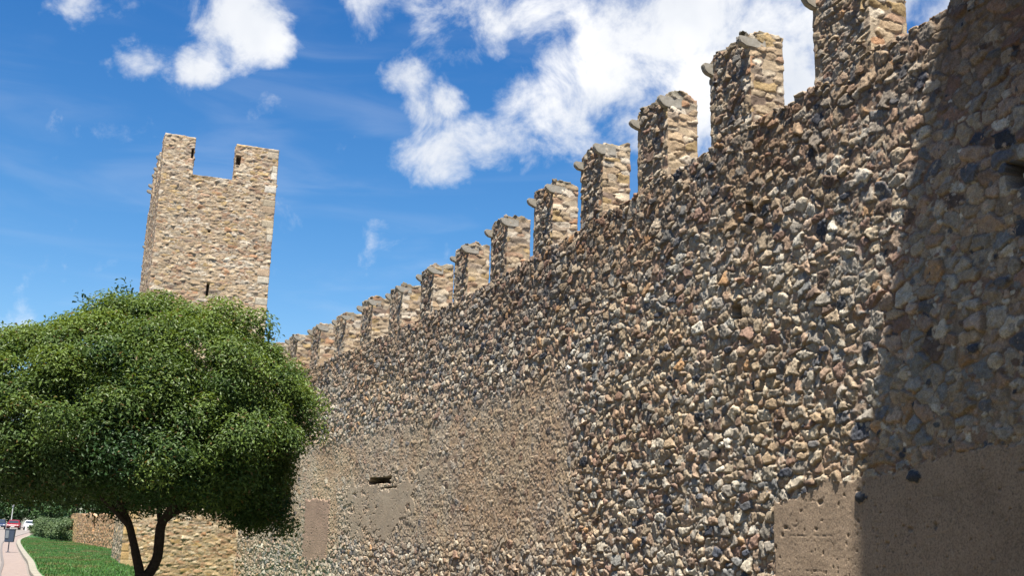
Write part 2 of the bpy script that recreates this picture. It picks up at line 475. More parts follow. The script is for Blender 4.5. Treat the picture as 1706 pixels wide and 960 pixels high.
def build_town_wall():
    root = empty('town_wall', (WD, 10.0, 0))
    tag(root, 'long battlemented town wall of rough cobbles running away from the right edge to the far tower', 'wall')
    org = np.array([WD, 10.0, 0])
    # spacing along the wall grows with distance
    ss = [-3.0]
    while ss[-1] < 51.3:
        s = ss[-1]
        ss.append(s + (.035 if s < 7.5 else max(.0145, .0145 + (s - 16) * .00085)))
    ss = np.array(ss)
    x, y, nx, ny = wpath(ss)
    capz = crenel_z(ss)
    # ragged upper edge, one step per stone
    _, e, I, _, _ = cells(ss, ss * 0 + 4.1, .24, .2, 777)
    capz = capz + (rnd(I, 3) - .5) * .09 + np.where(e < .1, -.035, 0)
    z0 = -1.0
    nz = 600
    f = np.linspace(0, 1, nz)[:, None]
    Z = z0 + f * (capz[None, :] - z0)
    S = np.broadcast_to(ss[None, :], Z.shape)
    wob = .35 * (fbm(S * 1.3, Z * 1.3, 3, 3) - .5)
    fine = sst(S + wob, 20.2, 21.4) * (1 - sst(Z + 1.6 * wob + .012 * (S - 21), 4.7, 5.6)) * (1 - .75 * sst(-Z + wob, -2.0, -1.1))
    fine = fine * .85
    H, col = cobble_style(S, Z, 100, fine)
    near_ = sst(-(S + 1.2 * (fbm(S * .8, Z * .8, 17, 3) - .5)), -11.6, -11.4)
    Hn, cn = cobble_style(S, Z, 150, prot=(.010, .040), cw=.29, ch=.18, gap=.09, rough_amp=.024, mort=((.25, .19, .135), (.23, .15, .11)))
    H = H * (1 - near_) + Hn * near_; col = col * (1 - near_[..., None]) + cn * near_[..., None]
    # mid-scale swelling of the face
    H = H + .05 * (fbm(S * .5, Z * .5, 12, 2) - .5)
    # the crowning courses are larger and darker
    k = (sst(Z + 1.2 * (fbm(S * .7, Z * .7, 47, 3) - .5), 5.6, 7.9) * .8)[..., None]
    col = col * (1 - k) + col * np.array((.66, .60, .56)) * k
    warm = sst(fbm(S * .45, Z * .5, 58, 4), .48, .62)[..., None]
    col = col * (1 - warm) + col * np.array((1.04, .98, .90)) * warm
    # big weather stains
    st = fbm(S * .35, Z * .22, 41, 4)
    col = col * (.82 + .36 * st)[..., None]
    holes = [(14.41, 5.24, .28, .26, .4), (14.02, 6.82, .22, .2, .35), (18.35, 6.38, .26, .26, .35), (20.0, 5.05, .30, .24, .35), (20.45, 4.9, .16, .14, .2),
             (8.75, 5.75, .24, .3, .35), (34.6, 3.36, 2.1, .24, .45), (33.6, 3.12, 1.3, .05, .1), (27.4, 6.5, .16, .2, .3), (31.5, 4.9, .14, .16, .25), (24.3, 1.2, .2, .2, .25)]
    # rendered panels
    n1 = fbm(S * 2.2, Z * 2.2, 61, 3) * .55 + .9 * (fbm(S * 7, Z * 7, 63, 3) - .5) + .225
    top1 = 2.36 + .20 * sst(-S, -13.0, -12.2) + .25 * sst(-S, -11.6, -9.5) + .16 * (n1 - .5)
    m1 = (S < 13.56 + .03 * (n1 - .5)) & (Z < top1) & (S > 2)
    m2 = (S > 39.6 + .7 * (n1 - .5)) & (S < 42.35 + .7 * (n1 - .5)) & (Z > .95 - .4 * n1) & (Z < 2.86 + .3 * (n1 - .5))
    q3 = 2.6 * (fbm(S * .8, Z * 1.6, 64, 5) - .5) + 1.5 * (fbm(S * 5, Z * 6, 65, 3) - .5)
    m3 = np.hypot((S - 33.9) / 2.9, (Z - 2.55) / .95) + q3 < 1
    Hp, cp = plaster_style(S, Z, 200)
    Hq, cq = plaster_style(S, Z, 230, (.34, .225, .165))
    Hr, cr = plaster_style(S, Z, 260, (.34, .27, .195))
    H = np.where(m1, Hp, H); col = np.where(m1[..., None], cp, col)
    H = np.where(m2, Hq + .015, H); col = np.where(m2[..., None], cq, col)
    H = np.where(m3, Hr, H); col = np.where(m3[..., None], cr * .75 + col * .25, col)
    # a few dark pebbles set in the render
    for (ps, pz, pr_) in [(11.62, 2.33, .085), (12.95, .98, .05), (11.3, 1.1, .05), (10.62, 2.55, .10), (13.0, 1.12, .09), (12.4, .72, .05)]:
        d = np.hypot((S - ps) / 1.35, (Z - pz) * 1.25) + .09 * (fbm(S * 9, Z * 9, 71, 3) - .5)
        b = np.clip(1 - d / pr_, 0, 1)
        H = H + .05 * np.sqrt(b); col = np.where((b > 0)[..., None], np.array((.06, .065, .075)), col)
    H, col = carve(H, col, S, Z, holes)
    V = np.stack([x[None] - nx[None] * H, y[None] - ny[None] * H, Z], -1).reshape(-1, 3) - org
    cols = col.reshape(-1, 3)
    nu = len(ss)
    Q = quads(nz, nu)
    Q = Q[:, ::-1]
    mm = [m[:-1, :-1].ravel() for m in (m1, m2, m3)]
    rest = ~(mm[0] | mm[1] | mm[2])
    # top and back of the wall joined to the masonry mesh
    base = len(V)
    tops = V[-nu:]
    rows = []
    crow = []
    for off, dzz in ((.15, .0), (.62, -.02), (1.1, -.03), (1.1, -8.6)):
        xx, yy, _, _ = wpath(ss, off)
        zz = (crenel_z(ss) + dzz + .05 * (fbm(ss * 5, ss * 0 + off * 7, 33, 3) - .5)) if dzz > -5 else np.full(nu, -.5)
        if off < .3: zz = capz + .01
        rows.append(np.stack([xx, yy, zz], -1) - org)
        crow.append(np.array((.30, .25, .19)) * (.6 + .8 * fbm(ss * 6, ss * 0 + off * 9, 35, 3))[:, None])
    V = np.concatenate([V] + rows); cols = np.concatenate([cols] + crow)
    Qs = [Q[rest]]
    prev = base - nu
    for r in range(4):
        cur = base + r * nu
        j = np.arange(nu - 1)
        Qs.append(np.stack([prev + j + 1, prev + j, cur + j, cur + j + 1], -1)[:, ::-1][:, ::-1])
        prev = cur
    def sub(nm, Qx, mat, lab=None):
        idx, inv = np.unique(Qx, return_inverse=True)
        o = mesh_np(nm, V[idx], inv.reshape(Qx.shape), mat, root, cols[idx])
        if lab: o['label'] = lab
        return o
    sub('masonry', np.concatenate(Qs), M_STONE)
    sub('render_panel', Q[mm[0]], M_PLAST, 'smooth brown rendered panel at the lower right of the wall, half in shadow')
    sub('render_panel', Q[mm[1] & ~mm[0]], M_PLAST, 'narrow reddish rendered panel beside the tree crown')
    sub('render_panel', Q[mm[2] & ~mm[1] & ~mm[0]], M_PLAST, 'worn rendered patch below the black slot')
    # merlons
    near = [8.25, 11.04, 13.93, 16.67, 19.43, 22.08, 24.93, 27.75, 30.56, 33.35, 36.3, 39.15, 42.0, 44.8, 47.3, 49.6]
    wid = [1.2, 1.24, 1.24, 1.2, 1.1, 1.17, 1.17, 1.1, 1.14, 1.25, 1.2, 1.2, 1.15, 1.2, 1.15, 1.2]
    tops_ = [9.75, 9.76, 9.87, 9.86, 9.85, 9.79, 9.74, 9.69, 9.70, 9.65, 9.75, 9.70, 9.75, 9.76, 9.72, 9.72]
    for i, (s, wd, zt) in enumerate(zip(near, wid, tops_)):
        X0, Y0, cx_, sx_ = [float(v) for v in wpath(s)]
        th = math.atan2(sx_, cx_)
        dist = math.hypot(X0, Y0)
        g = max(.013, .0009 * dist)
        TH = .62
        # local frame: lx into the wall, ly along it away from the camera
        def style(u, v, sd, su, Ln, i=i):
            Ho, co = cobble_style(u + i * 7.3, v, 300 + i, prot=(.012, .050), cw=.25, ch=.14)
            co = co * np.array((.80, .76, .72))
            He, ce = cobble_style(u + i * 7.3, v + i, 340 + i, pal=CRM, pr=CRMP, prot=(.008, .022), cw=.33, ch=.135, gap=.05, small=False, rough_amp=.012, jit=.42,
                                  mort=((.24, .185, .13), (.21, .15, .11)))
            m = (sd == 0) | (sd == 2)
            # flat ashlars also return a little round the corners
            tooth = .10 + .14 * rnd(np.floor(v / .145), 5 + i)
            m = m | ((sd == 3) & (su > Ln - tooth)) | ((sd == 1) & (su < tooth)) | ((sd == 1) & (su > Ln - tooth)) | ((sd == 3) & (su < tooth))
            m3 = m[..., None]
            H_ = np.where(m, He, Ho); c_ = np.where(m3, ce, co)
            kk = sst(v, zt - .28, zt - .02)[..., None] * .8
            lich = sst(fbm(u * 5, v * 5, 21 + i, 3), .35, .55)[..., None]
            c_ = c_ * (1 - kk * lich) + np.array((.11, .10, .07)) * kk * lich
            return H_, c_
        def tz(X, Y, Pu, zt=zt, TH=TH, wd=wd, i=i):
            # slightly peaked cap, highest along the outer third
            pk = .06 * (1 - np.abs(X - .2) / .42)
            return zt - .07 + pk * .5 + .13 * (np.floor(vnoise(X * 5 + i * 3, Y * 5, 91) * 4) / 4 - .4) + .03 * (vnoise(X * 19, Y * 19 + i, 92) - .5)
        o = prism('merlon', [(.012, 0), (TH, 0), (TH, wd), (.012, wd)], 7.95, tz, g, g, style, M_STONE, root, (.11, .10, .07), top_rough=.12)
        o.location = (X0 - org[0], Y0 - org[1], 0)
        o.rotation_euler = (0, 0, th)
        for (yy, ln) in ((.0 - .02, 0), (wd - .12, 1)):
            b = bracket(.11, i * 2 + ln)
            bo = link('bracket', b, o)
            bo.location = (0, yy, zt - (.36 if ln == 0 else .40))
    return root

M_BRK = plain_mat('lichened bracket stone', (.34, .31, .26), .9, c2=(.22, .195, .155), scale=9, bump=.6, spec=.2)
def bracket(th, seed):
    """stone slab with a rounded nose: flat top, quarter-round below, sticks out of the outer face towards -x"""
    rr = random.Random(seed)
    bm = bmesh.new()
    pr = []
    out_, hgt = -.19 + rr.uniform(-.03, .02), .19 + rr.uniform(-.03, .03)
    pr.append((.30, hgt)); pr.append((out_ + .02, hgt + .01))
    for k in range(9):
        a = k / 8 * pi / 2
        pr.append((out_ + (1 - cos(a)) * .21, hgt - .04 - sin(a) * (hgt - .04)))
    pr.append((.30, -.0))
    pr = [(x + rr.uniform(-.006, .006), z + rr.uniform(-.006, .006)) for x, z in pr]
    a = [bm.verts.new((x, 0, z)) for x, z in pr]; b = [bm.verts.new((x, th, z)) for x, z in pr]
    bm.faces.new(a); bm.faces.new(b[::-1])
    for k in range(len(pr)):
        j = (k + 1) % len(pr)
        bm.faces.new((a[j], a[k], b[k], b[j]))
    bmesh.ops.recalc_face_normals(bm, faces=bm.faces)
    bmesh.ops.bevel(bm, geom=bm.edges[:], offset=.012, segments=2, affect='EDGES')
    me = bpy.data.meshes.new('bracket'); bm.to_mesh(me); bm.free()
    me.materials.append(M_BRK)
    return me

# ------------------------------------------------------------------ towers
def tower_style_factory(seed, holes=(), quoin=(), cw=.40, ch=.155, prot=(.006, .024)):
    def style(u, v, sd, su, Ln):
        H, col = cobble_style(u + seed, v, seed, pal=CRM, pr=CRMP, prot=prot, cw=cw, ch=ch, gap=.07, small=True, rough_amp=.012, jit=.6,
                              mort=((.32, .25, .175), (.27, .20, .14)))
        col = col * (.86 + .28 * fbm(u * .3, v * .3, seed + 3, 3))[..., None]
        # greyed weathering under the crenel
        for (side, at_end, zlo, zhi, tintk) in quoin:
            d = np.where(sd == side, (Ln - su) if at_end else su, 99.)
            k = np.floor(v / .34)
            wq = np.where(rnd(k, 8 + seed) > .5, .55, .28) + .08 * (rnd(k, 9) - .5)
            inb = (d < wq) & (v > zlo) & (v < zhi) & (rnd(k, 10 + seed) > .42)
            fz = (v / .34) % 1
            ed = np.minimum(np.minimum(fz, 1 - fz) * .34, wq - d)
            hq = .028 * np.sqrt(np.clip(ed / .03, 0, 1))
            qc = pick(h32(k, 77 + seed).astype(np.int64), np.array([(.50, .44, .34), (.44, .36, .25), (.45, .37, .27), (.40, .29, .19), (.52, .47, .39)]), np.array([.25, .25, .2, .1, .2]), 5)
            qc = qc * (.85 + .3 * fbm(u * 8, v * 8, 5, 3))[..., None] * np.array(tintk)
            H = np.where(inb, hq, H)
            dk = (np.clip(ed / .02, .45, 1))[..., None]
            col = np.where(inb[..., None], qc * dk, col)
        for (side, hu, hv, hw, hh, dp) in holes:
            m = (sd == side) & (np.abs(su - hu) < hw / 2) & (np.abs(v - hv) < hh / 2)
            H = np.where(m, -dp, H); col = np.where(m[..., None], np.array((.07, .055, .04)), col)
        return H, col
    return style

def rot_pts(pts, o, a):
    return [(o[0] + p[0] * cos(a) - p[1] * sin(a), o[1] + p[0] * sin(a) + p[1] * cos(a)) for p in pts]

def build_tower():
    TX, TY, PH = 6.15, 50.5, .028
    root = empty('tower', (TX, TY, 0), PH)
    tag(root, 'tall square battlemented stone tower rising behind the round tree at the end of the wall', 'tower')
    # local: x along the front (left is negative), y away
    xl, xr, dp = -4.79, .44, 8.2
    pts = [(xl, 0), (xr, 0), (xr, dp), (xl, dp)]
    hol = [(0, 2.52, 12.36, .11, .58, .35), (0, 2.35, 15.1, .12, .1, .12)]
    st = tower_style_factory(500, hol, [(0, True, -1, 30, (1, 1, 1)), (0, False, -1, 3.4, (.95, .8, .58)), (1, False, -1, 30, (1, 1, 1))])
    def body_style(u, v, sd, su, Ln):
        H, c = st(u, v, sd, su, Ln)
        # darker weathering band below the front crenel
        k = ((sd == 0) & (su > 1.2) & (su < 3.4))
        g = sst(v, 16.5, 17.5) * sst(fbm(u * 1.5, v * 2, 8, 3), .42, .62) * k
        c = c * (1 - .5 * g)[..., None]
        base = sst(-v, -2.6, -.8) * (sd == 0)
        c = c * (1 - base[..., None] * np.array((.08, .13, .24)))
        return H, c
    def topz(X, Y, Pu):
        return 17.70 + .05 * (fbm(X * 3, Y * 3, 3, 3) - .5) + .02
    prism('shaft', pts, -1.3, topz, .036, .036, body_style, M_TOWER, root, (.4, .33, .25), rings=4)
    zc = 17.62
    T = .58
    zt = 19.52
    def mtop(X, Y, Pu):
        return zt + .05 * (fbm(X * 5, Y * 5, 13, 3) - .5)
    ms = [
        ([(xl, 0), (xl + 1.36, 0), (xl + 1.36, T), (xl + T, T), (xl + T, 1.3), (xl, 1.3)], [(0, 1.30, 18.72, .16, .44, .3)], [(0, False, 30, 31, (1, 1, 1))]),
        ([(xr - 1.98, 0), (xr, 0), (xr, 1.3), (xr - T, 1.3), (xr - T, T), (xr - 1.98, T)], [(0, .12, 18.72, .2, .42, .3)], [(0, True, -1, 30, (1, 1, 1))]),
        ([(xl, 2.9), (xl + T, 2.9), (xl + T, 4.2), (xl, 4.2)], [], []),
        ([(xl, 5.8), (xl + T, 5.8), (xl + T, 7.0), (xl, 7.0)], [], []),
        ([(xr - T, 2.9), (xr, 2.9), (xr, 4.2), (xr - T, 4.2)], [], []),
        ([(xr - T, 5.8), (xr, 5.8), (xr, 7.0), (xr - T, 7.0)], [], []),
    ]
    for i, (p, h, q) in enumerate(ms):
        mo = prism('merlon', p, zc, mtop, .036, .036, tower_style_factory(540 + i, h, q), M_TOWER, root, (.5, .42, .33))
        if i in (0, 2, 3):
            ys = {0: (1.12,), 2: (2.92, 4.05), 3: (5.82, 6.85)}[i]
            for yy in ys:
                bo = link('bracket', bracket(.16, 60 + i), mo)
                bo.location = (xl, yy, 18.55)
                bo.scale = (1.25, 1, 1)
    # projecting stones on the left flank
    for (yy, zz) in ((3.2, 16.3), (6.0, 15.4), (4.5, 13.2), (6.5, 12.0)):
        bo = link('putlog_stone', bracket(.16, 80), root)
        bo.location = (xl, yy, zz); bo.scale = (1.0, 1, .7)
    return root

def build_near_tower():
    x0, y1 = WD - 2.9, 5.7
    root = empty('tower', (x0, .4, 0))
    tag(root, 'stone tower beside the photographer that throws its shadow over the right end of the wall', 'tower')
    pts = [(0, 0), (2.85, 0), (2.85, y1 - .4), (0, y1 - .4)]
    st = tower_style_factory(700)
    def topz(X, Y, Pu):
        return 19.55 + .25 * (fbm(X * 2.4, Y * 2.4, 6, 4) - .5)
    prism('shaft', pts, -.5, topz, .055, .06, st, M_TOWER, root, (.4, .33, .25))
    return root

def build_ruin():
    # low remains of the wall that carries on beyond the tower
    A = np.array((2.6, 71.0)); B = np.array((-.62, 98.0))
    d = B - A; Ln = np.hypot(*d); a = math.atan2(d[1], d[0])
    root = empty('ruined_wall', (A[0], A[1], 0), a)
    tag(root, 'low broken remnant of warm reddish stone wall on the lawn beyond the tower foot', 'ruin')
    def st(u, v, sd, su, L_):
        H, c = cobble_style(u, v, 801, pal=CRM, pr=CRMP, prot=(.01, .04), cw=.36, ch=.17, mort=((.29, .20, .13), (.25, .16, .11)))
        c = c * np.array((1.12, .90, .73))
        x = np.where(sd == 2, L_ - su, su)
        k = sst(x, Ln - 5.5, Ln - 4.3)[..., None] * (sd != 1)[..., None]
        c = c * (1 - k) + np.array((.44, .28, .14)) * k * (.7 + .6 * fbm(u * 2, v * 4, 7, 3))[..., None]
        m = (sd == 2) & (np.abs(x - 12.2) < .55) & (v > 1.35) & (v < 2.35 - (x - 12.2) ** 2 * 1.2)
        H = np.where(m, -.5, H); c = np.where(m[..., None], np.array((.08, .06, .04)), c)
        return H, c
    def tz(X, Y, Pu):
        # X, Y are local: X along the wall
        b = 2.25 + .05 * np.clip(X, 0, 40) * .4
        rag = .5 * (fbm(X * .7, X * 0 + 2, 31, 4) - .5) + .25 * (fbm(X * 3, Y * 3, 37, 2) - .5)
        return b + rag - .25 * sst(X, 16, 22)
    prism('masonry', [(0, 0), (Ln, 0), (Ln, .9), (0, .9)], -.2, tz, .06, .05, st, M_TOWER, root, (.45, .32, .22))
    return root

# ------------------------------------------------------------------ ground
def ground_z(y):
    return .0055 * np.maximum(0, np.asarray(y, float) - 45)
def build_ground():
    
    xs = np.concatenate([[-3000, -600, -200], np.linspace(-60, -9, 18), np.linspace(-8, 2, 61), np.linspace(3, 60, 20), [200, 600, 3000]])
    ys = np.concatenate([[-3000, -300, -60], np.linspace(-44, 260, 153), [400, 900, 3500]])
    X, Y = np.meshgrid(xs, ys)
    Z = ground_z(np.minimum(Y, 260)) - .012 - 1.3 * sst(X - kerb_x(Y), .05, .6) * (1 - sst(Y, 120, 170))
    Z = np.where(Y > 320, Z - 1.0, Z)
    V = np.stack([X, Y, Z], -1).reshape(-1, 3)
    m = plain_mat('pale paving', (.21, .18, .16), .9, c2=(.16, .14, .125), scale=.9, bump=.3, spec=.2)
    t = m.node_tree; b = t.nodes['Principled BSDF']
    br = t.nodes.new('ShaderNodeTexBrick'); br.inputs['Scale'].default_value = 1.0
    br.inputs['Color1'].default_value = (.23, .20, .18, 1); br.inputs['Color2'].default_value = (.19, .165, .15, 1); br.inputs['Mortar'].default_value = (.12, .105, .095, 1)
    br.inputs['Brick Width'].default_value = .6; br.inputs['Row Height'].default_value = .3; br.inputs['Mortar Size'].default_value = .008
    tc = t.nodes.new('ShaderNodeTexCoord'); t.links.new(tc.outputs['Object'], br.inputs['Vector'])
    mx = t.nodes.new('ShaderNodeMix'); mx.data_type = 'RGBA'; mx.blend_type = 'MULTIPLY'; mx.inputs[0].default_value = .6
    src = b.inputs['Base Color'].links[0].from_socket
    sc = t.nodes.new('ShaderNodeMix'); sc.data_type = 'RGBA'; sc.inputs[0].default_value = .5
    t.links.new(br.outputs[0], sc.inputs[6]); t.links.new(src, sc.inputs[7]); t.links.new(sc.outputs[2], b.inputs['Base Color'])
    o = mesh_np('ground', V, quads(len(ys), len(xs)), m)
    tag(o, kind='structure')

KERB = [(.2, 5), (.2, 20), (-.75, 31), (-1.63, 41.39), (-2.24, 52.45), (-2.83, 60.36), (-3.78, 73.91), (-4.75, 88.6), (-5.35, 100), (-5.6, 112), (-5.9, 130), (-6.1, 150), (-6.3, 176)]
def kerb_x(y):
    ky = [p[1] for p in KERB]; kx = [p[0] for p in KERB]
    return np.interp(y, ky, kx)
def smooth_kerb(y):
    return (kerb_x(y - 2.5) + kerb_x(y - 1) + kerb_x(y + 1) + kerb_x(y + 2.5)) / 4
def build_lawn():
    ys = np.linspace(-40, 176, 420)
    ts = np.linspace(0, 1, 40)
    right = np.where(ys < 71, wpath(np.minimum(ys, 50.5))[0] + .15, np.interp(ys, [71, 98, 176], [3.0, -.2, 2.0]))
    right = np.where(ys < 38, 2.6 + .3 * np.sin(ys * .7), right)
    right = np.where(ys > 50.5, np.where(ys < 71, 6.6, right), right)
    kx = smooth_kerb(ys) + .16
    X = kx[:, None] + (right - kx)[:, None] * ts[None]
    Y = np.broadcast_to(ys[:, None], X.shape)
    Z = lawn_z(X, Y)
    V = np.stack([X, Y, Z], -1).reshape(-1, 3)
    m = plain_mat('lawn', (.06, .135, .045), .9, c2=(.04, .10, .032), scale=.8, bump=.5, spec=.15)
    o = mesh_np('lawn', V, quads(len(ys), 40), m)
    tag(o, kind='structure')
    # grass blades where the lawn is seen
    rg = np.random.default_rng(5)
    n = 60000
    y = 30 + 80 * rg.random(n) ** 1.1
    x0 = smooth_kerb(y) + .2; x1 = np.where(y < 50, 5.2, np.where(y < 71, 1.3, np.interp(y, [71, 98, 130], [2.4, -.7, -1.5])))
    x = x0 + (x1 - x0) * rg.random(n)
    z = lawn_z(x, y)
    a = rg.random(n) * 2 * pi
    hh = .05 + .06 * rg.random(n); wd = .02 + .02 * rg.random(n)
    lx = (rg.random(n) - .5) * .08; ly = (rg.random(n) - .5) * .08
    p0 = np.stack([x - np.cos(a) * wd, y - np.sin(a) * wd, z - .005], -1)
    p1 = np.stack([x + np.cos(a) * wd, y + np.sin(a) * wd, z - .005], -1)
    p2 = np.stack([x + lx, y + ly, z + hh], -1)
    V = np.stack([p0, p1, p2], 1).reshape(-1, 3)
    T = np.arange(3 * n).reshape(-1, 3)
    g = fbm(x * .5, y * .5, 3, 3)
    dry = sst(fbm(x * 1.1, y * .45, 8, 4), .54, .66)
    c = np.stack([.05 + .04 * rg.random(n) + .03 * g, .115 + .07 * rg.random(n) + .05 * g, .035 + .025 * rg.random(n)], -1)
    c = c * (1 - dry[:, None]) + np.array((.16, .165, .06)) * dry[:, None] * (.7 + .6 * rg.random((n, 1)))
    o = mesh_np('grass', V, T, M_LEAFF, None, np.repeat(c, 3, 0), False)
    tag(o, 'short green grass of the lawn along the foot of the walls', 'grass', kind='stuff')
def lawn_z(X, Y):
    k = smooth_kerb(Y)
    r = sst(X - k, .1, 5)
    dip = sst(X, 1.35 - .03 * np.clip(50 - Y, 0, 40), 3.4) * (1 - sst(Y, 55, 62)) * .78
    return ground_z(Y) + .10 + .03 * r - dip + .03 * (fbm(X * .6, Y * .4, 4, 3) - .5)
def build_kerb():
    ys = np.linspace(6, 176, 341)
    x = smooth_kerb(ys); z = ground_z(ys)
    prof = [(-.10, -.02), (-.095, .11), (-.08, .125), (.14, .125), (.16, .11), (.16, -.02)]
    V = np.stack([np.stack([x + p[0], ys, z + p[1]], -1) for p in prof], 1).reshape(-1, 3)
    m = plain_mat('kerb stone', (.27, .24, .185), .85, c2=(.19, .17, .13), scale=2.5, bump=.3)
    o = mesh_np('kerb', V, quads(len(ys), 6)[:, ::-1], m, None, None, False)
    tag(o, kind='structure')
    # strip of reddish paving along the kerb
    V = np.stack([np.stack([x - .17, ys, z + .004], -1), np.stack([x - 1.0, ys, z + .004], -1)], 1).reshape(-1, 3)
    m = plain_mat('pink paving strip', (.235, .18, .15), .9, c2=(.19, .145, .125), scale=3, bump=.2)
    o = mesh_np('path', V, quads(len(ys), 2)[:, ::-1], m, None, None, False)
    tag(o, kind='structure')
    V = np.stack([np.stack([x - 1.003, ys, z - .01], -1), np.stack([x - 1.003, ys, z + .03], -1), np.stack([x - 1.10, ys, z + .03], -1), np.stack([x - 1.10, ys, z - .01], -1)], 1).reshape(-1, 3)
    o = mesh_np('gutter', V, quads(len(ys), 4)[:, ::-1], plain_mat('dark edging', (.14, .12, .11), .9), None, None, False)
    tag(o, kind='structure')

def build_earth():  # bare strip added so the lawn's green bounce stays off the wall
    ys = np.linspace(-40, 47, 176)
    ts = np.linspace(0, 1, 30)
    x0 = ys * 0 + 2.0; x1 = wpath(ys)[0] + .15
    X = x0[:, None] + (x1 - x0)[:, None] * ts[None]; Y = np.broadcast_to(ys[:, None], X.shape)
    Z = lawn_z(X, Y) - .03 + .035 * sst(X, 2.1, 3.4) * (1 - sst(Y, 34, 38)) + .03 * (fbm(X * 2, Y * 2, 5, 3) - .5)
    o = mesh_np('dirt', np.stack([X, Y, Z], -1).reshape(-1, 3), quads(len(ys), 30), plain_mat('added bare earth', (.10, .078, .056), .95, c2=(.07, .055, .04), scale=2.5, bump=.5, spec=.1))
    tag(o, kind='structure')

def build_added_houses():  # row of houses out of view, added to block sky light from the wall
    glass = plain_mat('window glass', (.03, .035, .04), .08)
    wood = plain_mat('brown shutters', (.11, .06, .035), .6, scale=20)
    tile = plain_mat('roof tiles', (.30, .13, .075), .85, c2=(.20, .09, .055), scale=6, bump=.5)
    for i, (y0, y1, h, c, lab) in enumerate([(-34, -16, 10.5, (.38, .30, .2), 'unseen ochre house added across the street to block sky light, farthest behind the photographer'),
                                        (-15.9, 3, 11.6, (.34, .29, .24), 'unseen grey beige house added opposite the near tower to block sky light'),
                                        (3.1, 21, 10.2, (.40, .33, .26), 'unseen cream house added across the street to block sky light, level with the first merlons'),
                                        (21.1, 40, 11.0, (.36, .24, .18), 'unseen reddish house added across the street to block sky light, last of the row')]):
        root = empty('house', (-11.0, y0, 0)); Ln = y1 - y0; h = h + 3.2
        tag(root, lab, 'house', 'unseen houses added to block sky light')
        m = plain_mat('house render %d' % i, c, .9, var=.1, scale=1.5, bump=.2)
        bm = bmesh.new(); box(bm, (-4.5, Ln / 2, h / 2), (8.6, Ln, h)); bm_obj('wall', bm, m, root)
        bm = bmesh.new()
        v = [bm.verts.new(q) for q in [(.35, 0, h), (.35, Ln, h), (-9.2, Ln, h), (-9.2, 0, h), (-4.5, 0, h + 2), (-4.5, Ln, h + 2)]]
        for f in ((0, 1, 5, 4), (2, 3, 4, 5), (0, 4, 3), (1, 2, 5), (3, 2, 1, 0)): bm.faces.new([v[k] for k in f])
        bm_obj('roof', bm, tile, root)
        n = 5
        for k in range(n):
            yc = Ln * (k + .5) / n
            for fl in range(4):
                if fl == 0 and k == 2:
                    bm = bmesh.new(); box(bm, (-.17, yc, 1.2), (.12, 1.3, 2.4)); dr = bm_obj('door', bm, wood, root, .01)
                    bm = bmesh.new(); box(bm, (-.08, yc + .45, 1.1), (.06, .06, .16)); bm_obj('handle', bm, glass, dr, .005)
                    continue
                zc = 1.7 + fl * 3.2
                bm = bmesh.new()
                for (dy, dz, sy, sz) in ((0, .8, 1.3, .1), (0, -.8, 1.3, .1), (.6, 0, .1, 1.5), (-.6, 0, .1, 1.5), (0, 0, .06, 1.5)):
                    box(bm, (-.16, yc + dy, zc + dz), (.12, sy, sz))
                w_ = bm_obj('window', bm, wood, root)
                bm = bmesh.new(); box(bm, (-.19, yc, zc), (.03, 1.1, 1.5)); bm_obj('pane', bm, glass, w_)
                bm = bmesh.new(); box(bm, (-.08, yc, zc - .9), (.3, 1.5, .08)); bm_obj('sill', bm, m, w_)

# ------------------------------------------------------------------ foliage
def leaves(P, Nn, size, colr, rg, aspect=.45):
    """P positions (n,3), Nn facing normals; each leaf a folded quad pair"""
    n = len(P)
    Nn = Nn / (np.linalg.norm(Nn, axis=1, keepdims=True) + 1e-9)
    r = rg.normal(size=(n, 3))
    T = np.cross(Nn, r); T /= (np.linalg.norm(T, axis=1, keepdims=True) + 1e-9)
    B = np.cross(Nn, T)
    L_ = (size * (.7 + .6 * rg.random(n)))[:, None]; W_ = L_ * aspect
    tip = P + T * L_ - Nn * L_ * .15
    base = P
    midl = P + T * L_ * .5 + B * W_ * .5 + Nn * L_ * .08
    midr = P + T * L_ * .5 - B * W_ * .5 + Nn * L_ * .08
    V = np.stack([base, midr, tip, midl], 1).reshape(-1, 3)
    Q = np.arange(4 * n).reshape(-1, 4)
    return V, Q, np.repeat(colr, 4, 0)

